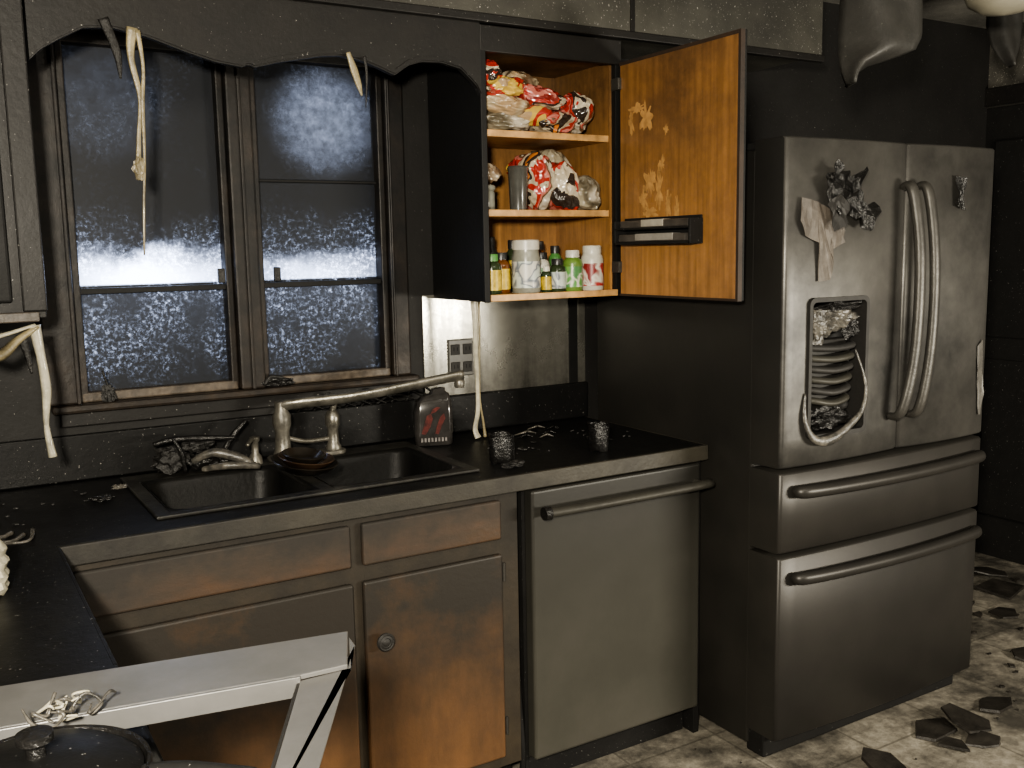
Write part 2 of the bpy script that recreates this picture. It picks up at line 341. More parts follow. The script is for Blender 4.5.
# ---------------------------------------------------------------- window
w=group('window_1',(.78,0,1.1))
boxes('casing',[((wx0-.05,-.02,wz0),(wx0+.035,.06,wz1)),((wx1-.03,-.02,wz0),(wx1+.03,.06,wz1)),((.755,-.025,wz0),(.825,.06,wz1)),((wx0,-.018,wz1-.03),(wx1,.058,wz1+.03))],M['trimwood'],w,.006)
boxes('casing_bead',[((.785,-.032,wz0),(.795,-.024,wz1)),((wx0+.022,-.028,wz0),(wx0+.032,-.019,wz1)),((wx1-.026,-.028,wz0),(wx1-.018,-.019,wz1))],M['trimwood'],w,.003)
box('stool',(wx0-.04,-.04,wz0-.022),(wx1+.05,.06,wz0),M['trimwood'],w,.008)
box('apron',(wx0-.02,-.016,wz0-.06),(wx1+.04,0.,wz0-.023),M['valance'],w,.004)
M['sashrail']=soot('sash_rail_highlit',(.16,.13,.10),(.07,.055,.042),sc=(.012,.0115,.011),z=(1.05,1.35),s=(.2,.5),namp=1.,rough=.38,sr=.5,nscale=14,bump=.15)  # paler than the trim; brownish rail highlights put into the colour
for i,(a,b) in enumerate(((wx0+.035,.755),(.825,wx1-.03))):
    boxes(f'sash_{i+1}',[((a,.0,wz0),(a+.020,.05,wz1-.03)),((b-.020,.0,wz0),(b,.05,wz1-.03)),((a,.001,wz1-.06),(b,.049,wz1-.03))],M['trimwood'],w,.004)
    boxes(f'bottom_rail_{i+1}',[((a+.002,-.001,wz0),(b-.002,.049,wz0+.026))],M['sashrail'],w,.005)
    boxes(f'meeting_rail_{i+1}',[((a+.018,.01,1.400),(b-.018,.05,1.416))]+([((a+.018,.02,1.702),(b-.018,.045,1.710))] if i==1 else []),M['cabside'],w,.002)
    box(f'pane_{i+1}',(a+.016,.034,wz0+.02),(b-.016,.037,wz1-.05),M['glassL' if i==0 else 'glassR'],w,bevel=0)
    boxes(f'latch_{i+1}',[(((.71,.87)[i],-.012,1.42),((.71,.87)[i]+.02,.0,1.46))],M['char'],w,.003)
def scal(x):
    k=[(.245,1.93),(.27,1.955),(.31,1.980),(.36,2.008),(.42,2.014),(.50,2.000),(.58,1.975),(.65,1.957),(.715,1.950),(.73,1.958),(.745,1.951),(.80,1.967),(.86,1.980),(.92,1.993),(.97,1.998),(1.03,1.990),(1.08,1.975),(1.12,1.960),(1.135,1.970),(1.16,1.988),(1.2,2.001),(1.26,2.004),(1.32,1.992),(1.37,1.95),(1.385,1.92)]
    return float(np.interp(x,[a for a,_ in k],[b for _,b in k]))
xs=np.linspace(.245,1.382,110)
g=group('window_valance',(.8,-.325,2.05))
strip('scalloped_board',[[(x,-.326,scal(x)+(2.12-scal(x))*t) for t in (0,.1,.5,1)] for x in xs],M['valance'],g,.018,False)
strip('routed_lip',[[(x,-.337,scal(x)+.004+.010*t) for t in (0,1)] for x in xs],M['valance'],g,.004,False)

# ---------------------------------------------------------------- wall cabinet (open)
cx0,cx1,cz0,cz1=1.3823,1.8606,1.3485,2.115
c=group('wall_cabinet',(1.62,-.16,1.35))
box('left_side',(cx0,-.33,cz0),(cx0+.014,-.001,cz1),M['cabside'],c,.001)
box('left_lining',(cx0+.014,-.31,cz0+.012),(cx0+.02,-.008,2.06),M['wood'],c,0)
box('right_side',(cx1-.006,-.33,cz0),(cx1+.012,-.001,cz1),M['cabside'],c,.001)
box('right_lining',(cx1-.014,-.31,cz0+.012),(cx1-.006,-.008,2.06),M['wood'],c,0)
box('back_panel',(cx0+.014,-.008,cz0),(cx1-.006,-.001,2.07),M['wood'],c,0)
box('bottom_board',(cx0+.014,-.325,cz0+.002),(cx1-.006,-.008,cz0+.018),M['shelf'],c,.001)
box('bottom_edge',(cx0+.02,-.333,cz0),(cx1,-.325,cz0+.02),M['shelfedge'],c,.002)
box('top_board',(cx0+.014,-.325,2.055),(cx1-.006,-.008,2.07),M['wood'],c,.001)
box('head_rail',(cx0+.0,-.335,2.046),(cx1+.014,-.315,2.118),M['valance'],c,.003)
box('left_stile',(cx0-.002,-.335,cz0-.002),(cx0+.018,-.325,2.05),M['cabside'],c,.003)
for i,z in enumerate((1.612,1.838)):
    box(f'shelf_{i+1}',(cx0+.02,-.30,z-.018),(cx1-.014,-.008,z),M['shelf'],c,.001)
    box(f'shelf_edge_{i+1}',(cx0+.02,-.306,z-.019),(cx1-.014,-.30,z+.001),M['shelfedge'],c,.002)
for i,z in enumerate((1.42,1.97)):
    box(f'hinge_{i+1}',(cx1-.012,-.352,z),(cx1+.003,-.315,z+.035),M['handle'],c,.002)
M['doorwood']=soot('cabinet_door_inside',(.38,.19,.065),(.24,.118,.038),sc=(.065,.034,.015),z=(1.3,2.05),s=(.1,.65),namp=.85,nscale=3.5,rough=.32,sr=.42,grain=(8,8,.35),bump=.06)
box('door_panel',(cx1,-.853,cz0+.004),(cx1+.014,-.345,2.046),M['doorwood'],c,.002)
box('door_outer_face',(cx1+.014,-.856,cz0),(cx1+.022,-.342,2.05),M['cabside'],c,.002)
bm=bmesh.new()
for a,b in (((cx1-.0012,-.856,cz0),(cx1+.014,-.847,2.05)),((cx1-.0011,-.8555,2.040),(cx1+.014,-.342,2.05)),((cx1-.0011,-.8555,cz0),(cx1+.014,-.342,cz0+.007))): addbox(bm,a,b)
mk('door_scorched_rim',bm,soot('rimwood',(.06,.032,.016),z=(0,2),s=(.5,.6)),c)
bm=bmesh.new(); rr=random.Random(4)
def patch(y,z,ry,rz,n=40):
    sd=rr.random()*50
    ring=[]
    for i in range(n):
        a=6.283*i/n; k=1+1.1*noise.noise(Vector((math.cos(a)*2.6,math.sin(a)*2.6,sd)))
        ring.append(bm.verts.new((cx1-.0008,y+ry*math.cos(a)*k,z+rz*math.sin(a)*k)))
    bm.faces.new(ring)
for (y,z,ry,rz) in ((-.43,1.905,.035,.014),(-.47,1.875,.022,.035),(-.40,1.87,.012,.03),(-.49,1.69,.020,.035),(-.53,1.655,.018,.05),(-.46,1.64,.018,.03),(-.49,1.60,.03,.015),(-.54,1.735,.012,.02),(-.57,1.62,.012,.03),(-.61,1.60,.008,.03),(-.56,1.83,.008,.012)): patch(y,z,ry,rz)
mk('varnish_blisters',bm,plain('bare_wood',(.50,.28,.10),.5,var=.5,scale=40),c)
r=group('door_rack',(cx1,-.55,1.52))
boxes('rack_frame',[((cx1-.05,-.72,1.505),(cx1-.002,-.375,1.513)),((cx1-.05,-.72,1.548),(cx1-.002,-.375,1.553)),((cx1-.008,-.719,1.506),(cx1-.002,-.376,1.584)),((cx1-.05,-.721,1.505),(cx1-.002,-.712,1.575)),((cx1-.05,-.383,1.505),(cx1-.002,-.374,1.575))],M['black'],r,.002)
boxes('foil_boxes',[((cx1-.044,-.705,1.5535),(cx1-.012,-.40,1.575)),((cx1-.042,-.69,1.5135),(cx1-.012,-.39,1.535))],plain('smoked_boxes',(.10,.09,.08),.3,var=.7,scale=12),r,.003)
box('box_band',(cx1-.0455,-.60,1.556),(cx1-.012,-.50,1.5765),plain('pale_band',(.40,.37,.31),.4),r,.002)
box('box_band_2',(cx1-.0435,-.64,1.516),(cx1-.012,-.47,1.5365),plain('pale_band2',(.30,.28,.25),.4),r,.002)

# ---------------------------------------------------------------- cabinet contents
zb=cz0+.0185
def bottle(name,x,y,r,h,body,cap,label=None,neck=.62,capr=.7,caph=.16,zz=None):
    z0=zb if zz is None else zz
    g=group(name,(x,y,z0))
    hb=h*(1-caph)
    prof=[(0,0),(r*.94,0),(r,.004),(r,hb*.80),(r*.92,hb*.90),(r*neck,hb*.97),(r*neck,hb)]
    lathe('body',prof,(x,y,z0),body,g,28)
    lathe('cap',[(0,hb-.002),(r*capr,hb-.002),(r*capr,h-.003),(r*capr*.93,h),(0,h)],(x,y,z0),cap,g,28)
    if label: lathe('label',[(r*1.012,hb*.12),(r*1.015,hb*.12),(r*1.015,hb*.72),(r*1.012,hb*.72)],(x,y,z0),label,g,28)
    return g
W=plain('white_plastic',(.60,.58,.50),.35,var=.25); K=plain('black_plastic',(.025,.025,.025),.35); AM=plain('amber_plastic',(.14,.05,.012),.15,coat=.5)
YL=plain('yellow_label',(.62,.45,.05),.4,var=.6,scale=60); GR=plain('green_plastic',(.08,.24,.06),.4); RD=multi('red_white_label',[(.6,.56,.5),(.35,.03,.03),(.6,.57,.5),(.2,.02,.02)],50,.4,2)
CL=plain('cloudy_plastic',(.30,.30,.25),.25,var=.4,scale=25); GL=multi('green_yellow_label',[(.6,.55,.15),(.1,.28,.07),(.6,.6,.5),(.08,.22,.08)],50,.4,5)
DK=plain('dark_green_glass',(.03,.045,.02),.15); WL=multi('white_print_label',[(.6,.59,.52),(.55,.54,.48),(.15,.17,.2),(.5,.55,.5)],50,.4,3)
bottle('vitamin_bottle',1.442,-.27,.028,.118,DK,GR,YL)
bottle('vitamin_bottle',1.496,-.235,.027,.122,AM,K,YL)
bottle('supplement_jar',1.562,-.27,.043,.158,CL,W,WL,neck=.9,capr=.95,caph=.17)
bottle('vitamin_bottle',1.645,-.225,.027,.120,W,K,GL)
bottle('vitamin_bottle',1.668,-.28,.026,.100,DK,K,WL)
bottle('vitamin_bottle',1.728,-.275,.031,.125,plain('greenbody',(.14,.24,.05),.3),W,GL)
bottle('vitamin_bottle',1.802,-.275,.036,.138,W,W,RD,neck=.8,capr=.82)
for x,h,b,l in ((1.43,.15,K,None),(1.475,.16,CL,None),(1.52,.17,K,None),(1.60,.16,DK,YL),(1.65,.15,W,WL),(1.70,.155,AM,WL),(1.76,.14,GR,None)):
    bottle('spice_jar',x,-.13,.021,h,b,K,l)
bottle('pill_bottle',1.621,-.29,.016,.078,DK,W,YL)

cream=(.50,.44,.33);tan=(.34,.24,.14);brn=(.12,.07,.038);red=(.34,.032,.022);blk=(.03,.022,.018);org=(.48,.17,.04);pink=(.42,.14,.11);yel=(.52,.36,.08)
bagA=multi('snack_bag_print',[cream,tan,yel,red,brn,cream,org],16,.16,1,.7,True)
bagB=multi('bread_bag_print',[tan,cream,brn,(.40,.33,.22),tan],12,.16,4,.7)
bagC=multi('red_bag_print',[red,pink,(.18,.02,.015),red,blk,cream,red],20,.16,7,.7,True)
bagD=multi('clear_bag',[(.20,.17,.12),(.32,.28,.20),(.09,.075,.05),(.44,.40,.32)],10,.12,9,.8)
bagE=multi('foil_bag',[(.46,.42,.34),brn,pink,red,(.42,.36,.26),blk,org],24,.16,12,.7,True)
z2=1.839
g=group('snack_bags',(1.6,-.17,z2))
bag('bag_1',(1.50,-.20,z2+.028),(.105,.09,.028),bagD,g,1,z2,.15)
bag('bag_2',(1.50,-.21,z2+.078),(.100,.085,.030),bagB,g,2,z2,-.1,True,.05)
bag('bag_3',(1.49,-.22,z2+.128),(.090,.08,.030),bagA,g,3,z2,.2,True,-.12)
bag('bag_4',(1.645,-.22,z2+.105),(.085,.08,.032),bagC,g,4,z2,-.3,True,.25)
bag('bag_5',(1.70,-.21,z2+.035),(.10,.085,.034),bagE,g,5,z2,.1)
bag('bag_6',(1.775,-.235,z2+.080),(.055,.07,.045),bagC,g,6,z2,-.6,True,.5)
bag('bag_7',(1.435,-.25,z2+.165),(.045,.05,.028),bagC,g,7,z2,.9,True,-.8)
bag('bag_8',(1.60,-.16,z2+.160),(.075,.06,.026),bagB,g,8,z2,.2,True,.1)
bag('bag_9',(1.60,-.245,z2+.055),(.05,.06,.030),bagA,g,9,z2,1.2)
z1=1.613
g=group('food_bags',(1.68,-.17,z1))
bag('bag_1',(1.635,-.205,z1+.085),(.090,.065,.046),bagE,g,11,z1,.1,True,1.35)
bag('bag_2',(1.705,-.245,z1+.070),(.078,.05,.048),bagC,g,12,z1,.2,False,1.25)
bag('bag_3',(1.790,-.245,z1+.052),(.055,.06,.045),bagD,g,13,z1,-.2,False,1.1)
bag('bag_4',(1.755,-.12,z1+.100),(.10,.07,.060),bagD,g,14,z1,-.1,True,1.3)
bag('bag_5',(1.68,-.12,z1+.130),(.07,.06,.035),bagA,g,16,z1,.3,True,.2)
g=group('bread_loaf_bag',(1.45,-.2,z1))
bag('wrapped_loaf',(1.455,-.16,z1+.112),(.042,.08,.034),bagB,g,15,z1,.1,False)
bottle('storage_tin',1.447,-.21,.040,.074,CL,CL,None,neck=1,capr=1.05,caph=.14,zz=z1)
g=group('plastic_tumbler',(1.535,-.27,z1))
lathe('tumbler_body',[(0,0),(.025,0),(.030,.12),(.032,.123),(.028,.128),(0,.13)],(1.537,-.272,z1),plain('smoky_tumbler',(.08,.08,.072),.2,coat=.5),g)

# ---------------------------------------------------------------- left wall cabinet
c=group('corner_wall_cabinet',(0,-.16,1.36))
box('carcass',(XC,-.325,1.362),(.238,-.001,2.118),M['valance'],c,.003)
box('bottom_rail',(XC,-.338,1.355),(.222,-.322,1.378),M['sashrail'],c,.003)
box('door_face',(-.2,-.342,1.40),(.170,-.325,2.05),M['cabside'],c,.006)
boxes('door_face_trim',[((.19,-.335,1.378),(.240,-.325,2.118))],M['valance'],c,.004)
g=group('melted_light_diffuser',(.2,-.34,1.3))
tube('drip_1',[(.08,-.36,1.31),(.13,-.36,1.285),(.175,-.355,1.32),(.215,-.35,1.345)],[.020,.026,.018,.010],M['melt'],g,10,.5)
tube('drip_2',[(.208,-.35,1.348),(.216,-.35,1.28),(.222,-.348,1.20),(.216,-.347,1.12),(.224,-.347,1.045)],[.014,.010,.011,.006,.010],M['meltw'],g,8,.7)
tube('drip_3',[(.02,-.36,1.352),(.08,-.365,1.32),(.14,-.36,1.33),(.21,-.355,1.350)],[.012,.014,.01,.006],M['meltw'],g,8,.5)
tube('drip_4',[(.18,-.355,1.33),(.19,-.352,1.28),(.195,-.35,1.24)],[.012,.007,.002],M['char'],g,8,.6)
g=group('burnt_curtain_remnant',(.5,-.35,2))
tube('strand_1',[(.462,-.350,2.015),(.455,-.348,1.95),(.47,-.346,1.86),(.462,-.345,1.78),(.455,-.345,1.70)],[.014,.008,.006,.005,.007],M['melt'],g,8,.35)
tube('strand_2',[(.472,-.352,2.01),(.48,-.350,1.93),(.474,-.348,1.85),(.470,-.346,1.72),(.462,-.345,1.62),(.455,-.345,1.50)],[.007,.004,.005,.003,.003,.002],M['melt'],g,8,.5)
crumple('clump',(.458,-.346,1.70),(.014,.006,.028),M['melt'],g,3,.3,2,3)
tube('strand_3',[(.40,-.350,2.03),(.425,-.348,1.96),(.43,-.346,1.90)],[.012,.01,.002],M['char'],g,8,.4)
g=group('burnt_curtain_scrap',(1.03,-.35,1.98))
tube('scrap_1',[(.985,-.350,2.005),(1.0,-.348,1.965),(1.012,-.346,1.93),(1.02,-.346,1.90)],[.006,.011,.009,.002],M['melt'],g,8,.35)
tube('scrap_2',[(1.03,-.350,2.0),(1.035,-.348,1.95),(1.03,-.346,1.87)],[.005,.004,.001],M['char'],g,8,.5)
g=group('wall_outlet',(1.47,0,1.15))
box('plate',(1.425,-.014,1.095),(1.515,-.0065,1.215),plain('smoked_plate',(.09,.087,.077),.35,var=.4),g,.004)
for x in (1.448,1.492):
    for z in (1.125,1.182):
        box('socket',(x-.016,-.018,z-.017),(x+.016,-.0135,z+.017),M['dwdark'],g,.006,3)
        boxes('slots',[((x-.008,-.0187,z-.004),(x-.005,-.0178,z+.008)),((x+.005,-.0187,z-.004),(x+.008,-.0178,z+.008))],M['cabside'],g,0)
g=group('melted_under_cabinet_strip',(1.45,-.1,1.2))
tube('hanging_strip',[(1.440,-.16,1.3475),(1.443,-.16,1.28),(1.444,-.16,1.18),(1.448,-.158,1.08),(1.448,-.155,1.0),(1.440,-.15,.945),(1.445,-.16,.917)],[.013,.010,.009,.008,.008,.009,.012],M['meltw'],g,8,.4)
tube('strand',[(1.458,-.16,1.3475),(1.457,-.16,1.22),(1.454,-.158,1.05),(1.47,-.15,.96),(1.475,-.15,.916)],[.004,.003,.003,.004,.006],M['melt'],g,8)
# ---------------------------------------------------------------- base cabinets
c=group('base_cabinet',(.75,-.3,0))
boxes('carcass',[((.20,-.60,.10),(1.30,-.58,.66)),((.196,-.60,.10),(.215,-.002,.865)),((1.285,-.60,.10),(1.303,-.002,.865)),((.20,-.59,.10),(1.30,-.002,.12))],M['black'],c,0)
boxes('face_frame_stiles',[((.196,-.62,.10),(.225,-.60,.866)),((.815,-.62,.10),(.865,-.60,.866)),((1.235,-.62,.10),(1.303,-.60,.866))],M['baseframe'],c,.002)
boxes('face_frame_rails',[((.22,-.6195,.835),(1.24,-.60,.866)),((.22,-.6195,.69),(1.24,-.60,.76)),((.22,-.6195,.10),(1.24,-.60,.15))],M['baseframe'],c,0)
box('left_drawer_front',(.215,-.638,.745),(.825,-.620,.850),M['drawer'],c,.006,3)
box('right_drawer_front',(.855,-.638,.745),(1.243,-.620,.850),M['drawer'],c,.006,3)
box('left_door',(.215,-.638,.135),(.828,-.620,.705),M['basewood'],c,.007,3)
box('right_door',(.853,-.638,.135),(1.245,-.620,.705),M['basewood'],c,.007,3)
box('toe_kick',(.2,-.56,0),(1.303,-.54,.10),M['black'],c,0)
rx=Matrix.Rotation(math.pi/2,4,'X')
lathe('knob',[(0,0),(.008,0),(.007,.010),(.014,.016),(.022,.020),(.023,.026),(.019,.030),(.017,.029),(.012,.031),(.010,.029),(.005,.032),(0,.032)],(.895,-.638,.552),M['dwdark'],c,28,rot=rx)
for z in (.20,.63): lathe('hinge_barrel',[(0,0),(.004,0),(.004,.05),(0,.05)],(1.249,-.635,z),M['handle'],c,12)
tube('drain_hose',[(1.312,-.60,.02),(1.310,-.615,.12),(1.312,-.60,.26),(1.312,-.59,.40)],.008,M['black'],c,8)
c2=group('corner_base_cabinet',(-.2,-1,0))
box('carcass',(XC,-1.316,.10),(.170,-.605,.865),M['black'],c2,.002)
box('door_front',(.170,-1.30,.13),(.188,-.66,.70),M['baseframe'],c2,.005)
box('drawer_front',(.170,-1.30,.745),(.188,-.66,.85),M['baseframe'],c2,.005)
box('toe_kick',(XC,-1.316,0),(.12,-.605,.10),M['black'],c2,0)

# ---------------------------------------------------------------- countertop (with sink cut-out)
sx0,sx1,sy0,sy1=.405,1.235,-.545,-.075
c=group('countertop',(.7,-.3,.9))
T0,T1=.868,.91
boxes('slab',[((XC,-.625,T0),(sx0+.02,-.001,T1)),((sx1-.02,-.625,T0),(1.955,-.001,T1)),((sx0+.02,-.625,T0),(sx1-.02,sy0+.02,T1)),((sx0+.02,sy1-.02,T0),(sx1-.02,-.001,T1)),((XC,-1.316,T0),(.190,-.625,T1))],M['counter'],c,0)
box('front_edge',(.190,-.640,.866),(1.957,-.625,.9105),M['counteredge'],c,.003)
box('return_edge',(.188,-1.316,.866),(.197,-.628,.9103),M['counter'],c,.003)
box('end_edge',(1.955,-.638,.866),(1.962,-.002,.9105),M['counteredge'],c,.003)

# sink
s=group('double_bowl_sink',(.8,-.3,.91))
bm=bmesh.new()
def basin(bm,x0,x1,y0,y1,zt,dep):
    loops=[]
    for (off,zz,rad) in ((0,zt,.004),(.004,zt-.001,.05),(.010,zt-.012,.055),(.018,zt-dep+.03,.06),(.035,zt-dep+.006,.05),(.06,zt-dep,.04)):
        loops.append([bm.verts.new((x,y,zz)) for x,y in rrect(x0+off,x1-off,y0+off,y1-off,rad)])
    n=len(loops[0])
    for p,q in zip(loops,loops[1:]):
        for i in range(n): bm.faces.new((p[i],p[(i+1)%n],q[(i+1)%n],q[i]))
    bm.faces.new(loops[-1])
by1=sy1-.085
for a,b in ((sx0+.035,.80),(.835,sx1-.035)): basin(bm,a,b,sy0+.035,by1,.9185,.18)
mk('bowls',bm,M['sink'],s,smooth=True)
boxes('rim',[((sx0,sy0,.9105),(sx1,sy0+.035,.9187)),((sx0,by1,.9105),(sx1,sy1,.9187)),((sx0,sy0+.03,.9105),(sx0+.035,by1+.005,.9186)),((sx1-.035,sy0+.03,.9105),(sx1,by1+.005,.9186)),((.80,sy0+.03,.9105),(.835,by1+.005,.9186))],M['sinkrim'],s,.003)
for x in (.62,1.02): lathe('drain',[(0,0),(.042,0),(.045,.003),(.038,.005),(.03,.002),(0,.002)],(x,-.32,.739),M['steel'],s,24)
g=group('scorched_bowl_stack',(.82,-.33,.93))
sp=plain('scorched_pan_metal',(.022,.018,.014),.28,var=.6,scale=15,coat=.2,metal=.2)
R_=Matrix.Rotation(.12,4,'X')@Matrix.Rotation(.10,4,'Y')
lathe('dish_1',[(0,0),(.050,0),(.074,.012),(.088,.026),(.085,.028),(.072,.015),(.048,.004),(0,.004)],(.822,-.33,.930),sp,g,40,rot=R_)
lathe('dish_2',[(0,0),(.040,0),(.060,.012),(.074,.027),(.071,.029),(.058,.015),(.038,.004),(0,.004)],(.826,-.332,.939),plain('brown_dish',(.05,.03,.018),.3,var=.8,scale=15,coat=.3),g,40,rot=R_)
lathe('dish_3',[(0,0),(.030,0),(.046,.012),(.058,.027),(.055,.029),(.044,.015),(.028,.004),(0,.004)],(.820,-.330,.948),sp,g,40,rot=R_)

# faucet
f=group('kitchen_faucet',(.85,-.12,.92))
prism('deck_plate',rrect(.79,1.02,-.150,-.090,.028),2,.9188,.932,M['steel'],f,.004)
lathe('body',[(0,0),(.026,0),(.028,.006),(.022,.02),(.02,.07),(.026,.09),(.026,.115),(.018,.13),(.018,.155),(0,.16)],(.835,-.12,.931),M['steel'],f)
lathe('side_post',[(0,0),(.022,0),(.023,.008),(.017,.02),(.015,.06),(.021,.075),(.021,.10),(.013,.115),(0,.118)],(.985,-.12,.931),M['steel'],f)
tube('lever',[(.985,-.12,1.04),(.99,-.125,1.07),(.975,-.135,1.095)],[.010,.009,.007],M['steel'],f)
tube('bridge',[(.84,-.12,.985),(.90,-.12,.965),(.98,-.12,.965)],.007,M['steel'],f)
tube('spout',[(.835,-.12,1.05),(.838,-.125,1.072),(.88,-.145,1.080),(1.03,-.20,1.092),(1.20,-.25,1.118),(1.33,-.285,1.138)],[.018,.018,.018,.0175,.017,.017],M['steel'],f,14,.7)
lathe('aerator',[(0,0),(.013,0),(.015,.004),(.015,.02),(.012,.024),(0,.024)],(1.318,-.282,1.101),M['steel'],f)
f=group('soap_dispenser',(.74,-.12,.92))
lathe('base',[(0,0),(.02,0),(.018,.02),(.010,.03),(.010,.06),(.014,.065),(.014,.075),(0,.078)],(.755,-.12,.9187),M['steel'],f)
tube('nozzle',[(.755,-.12,.985),(.74,-.14,.99),(.72,-.17,.982)],[.007,.006,.005],M['steel'],f)

# charred stuff round the sink
g=group('charred_sponge_caddy',(.6,-.11,.92))
crumple('clump_1',(.53,-.115,.955),(.045,.03,.035),M['char'],g,3,.4,2.2,21,floor=.919)
crumple('clump_2',(.64,-.12,.945),(.06,.035,.028),M['chargl'],g,3,.4,2.2,22,floor=.919)
crumple('clump_3',(.60,-.10,.985),(.04,.02,.016),M['char'],g,3,.4,2.2,23)
tube('stick_1',[(.49,-.10,1.0),(.54,-.11,1.01),(.62,-.11,1.005),(.70,-.13,1.0)],[.007,.008,.009,.004],M['chargl'],g)
tube('stick_2',[(.58,-.14,.95),(.63,-.16,.972),(.69,-.18,.955),(.74,-.20,.925)],[.008,.013,.014,.006],M['meltgrey'],g)
tube('stick_3',[(.60,-.16,.93),(.66,-.20,.94),(.74,-.21,.93)],[.007,.011,.008],M['meltgrey'],g)
tube('stick_4',[(.56,-.14,.925),(.55,-.15,.98),(.53,-.15,1.02)],[.006,.007,.004],M['chargl'],g)
tube('stick_5',[(.66,-.12,.95),(.70,-.10,1.0),(.74,-.10,1.04)],[.008,.009,.005],M['chargl'],g)
g=group('melted_sill_ornament',(.85,-.05,1.12))
crumple('blob',(.86,-.022,1.128),(.045,.012,.013),M['chargl'],g,3,.35,2,25,floor=1.1155)
tube('coil',[(.82,-.025,1.125),(.84,-.02,1.145),(.87,-.02,1.14),(.90,-.025,1.122)],.006,M['char'],g)
g=group('window_sill_debris',(.4,-.03,1.12))
crumple('lump',(.40,-.02,1.13),(.018,.010,.03),M['char'],g,3,.35,2,26,floor=1.1155)
tube('twig',[(.39,-.02,1.20),(.40,-.02,1.16),(.42,-.025,1.12)],.003,M['char'],g)
g=group('burnt_twigs',(.7,-.12,1.0))
for i in range(9):
    x=.86+.05*i; tube(f'twig_{i+1}',[(x,-.035,1.037),(x+.04,-.045,1.06+.012*(i%3)),(x+.09,-.05,1.055),(x+.13,-.045,1.038)],[.005,.004,.004,.002],M['char'],g,6)

# heat-shrunk detergent bottle with faded red label
g=group('soap_refill_bottle',(1.31,-.14,.91))
Tm=Matrix.Translation((1.300,-.135,.9108))@Matrix.Rotation(-.30,4,'Z')
bm=bmesh.new(); L_=[]
for (h,wd_,dp,dx) in ((0,.050,.028,0),(.004,.057,.032,0),(.05,.058,.033,0),(.10,.057,.032,.001),(.138,.052,.028,.003),(.155,.040,.020,.010),(.160,.022,.015,.016),(.172,.020,.014,.018),(.176,.010,.008,.018)):
    ring=[]
    for x,y in rrect(-wd_,wd_,-dp,dp,min(wd_,dp)*.45):
        q=Vector((x+dx,y,h+.10*x*(h/.17))); q+=Vector((.004,.003,.003))*noise.noise(Vector((x*40,y*40,h*30))); ring.append(bm.verts.new(Tm@q))
    L_.append(ring)
n=len(L_[0])
for p_,q_ in zip(L_,L_[1:]):
    for i in range(n): bm.faces.new((p_[i],p_[(i+1)%n],q_[(i+1)%n],q_[i]))
bm.faces.new(L_[0]);bm.faces.new(L_[-1])
mk('bottle_body',bm,plain('smoked_clear_plastic',(.040,.037,.035),.18,var=.5,scale=30,coat=.5),g,smooth=True)
def label(nm,pts,mat,d=-.0345):
    bm=bmesh.new(); bm.faces.new([bm.verts.new(Tm@Vector((x,d,z))) for x,z in pts]); mk(nm,bm,mat,g)
redm=plain('faded_red_ink',(.11,.018,.014),.35,var=.8,scale=90)
label('red_swoosh',[(-.040,.040),(-.028,.036),(-.012,.060),(-.004,.085),(-.010,.10),(-.022,.095),(-.030,.07)],redm)
label('red_swoosh_2',[(.002,.038),(.012,.036),(.022,.060),(.034,.085),(.030,.10),(.018,.088),(.008,.062)],redm)
label('red_swoosh_3',[(-.010,.100),(.004,.104),(.020,.118),(.008,.120),(-.006,.112)],redm)
bm=bmesh.new()
for i in range(8): addbox(bm,(-.042+.0105*i,-.0355,.014),(-.036+.0105*i,-.0335,.026),0,Tm)
mk('pale_print',bm,plain('pale_print',(.24,.22,.21),.4,var=.7,scale=90),g)

def cup(name,x,y,r,h,seed):
    g=group(name,(x,y,.91)); lathe('cup_body',[(0,0),(r*.85,0),(r,.01),(r*1.02,h*.6),(r,h),(r*.85,h),(r*.8,.012),(0,.012)],(x,y,.9108),M['chargl'],g,20,wob=.35,seed=seed); return g
cup('charred_candle',1.345,-.47,.035,.075,1)
cup('charred_candle',1.655,-.505,.033,.078,5)
crumple('charred_lump',(1.335,-.550,.917),(.035,.016,.010),M['char'],None,3,.4,2,31,floor=.911)
rr=random.Random(11)
chips('counter_debris',[(rr.uniform(1.40,1.56),rr.uniform(-.45,-.30),rr.uniform(.004,.012)) for _ in range(14)]+[(rr.uniform(1.72,1.9),rr.uniform(-.42,-.2),rr.uniform(.004,.012)) for _ in range(12)],M['char'],.9105,seed=5,tilt=.25)
g=group('melted_plastic_scraps',(1.62,-.17,.91))
for i,(x,y,r_) in enumerate(((1.53,-.13,.03),(1.60,-.18,.035),(1.57,-.23,.025),(1.68,-.12,.03),(1.66,-.22,.028),(1.63,-.26,.022),(1.72,-.16,.02))):
    tube(f'scrap_{i+1}',[(x-r_,y,.915),(x-r_*.3,y-r_*.6,.925),(x+r_*.5,y+r_*.4,.920),(x+r_*1.2,y-.2*r_,.914)],[.003,.007,.006,.002],M['meltgrey'] if i%2 else M['chargl'],g,8,.5)
g=group('burnt_cutlery',(.05,-.5,.91))
for i in range(5): tube(f'piece_{i+1}',[(-.05+.03*i,-.52-.03*(i%3),.916),(.02+.03*i,-.50-.02*i,.918),(.08+.02*i,-.48-.03*(i%2),.915)],[.004,.003,.006],M['meltgrey'],g,8)
g=group('molten_glass_drop',(.35,-.2,.91))
crumple('drop',(.33,-.28,.918),(.028,.015,.008),M['chargl'],g,3,.3,2,33,floor=.911)
crumple('drop_2',(.385,-.20,.922),(.018,.010,.006),M['meltgrey'],g,3,.4,2.5,34,floor=.911)
rr=random.Random(21)
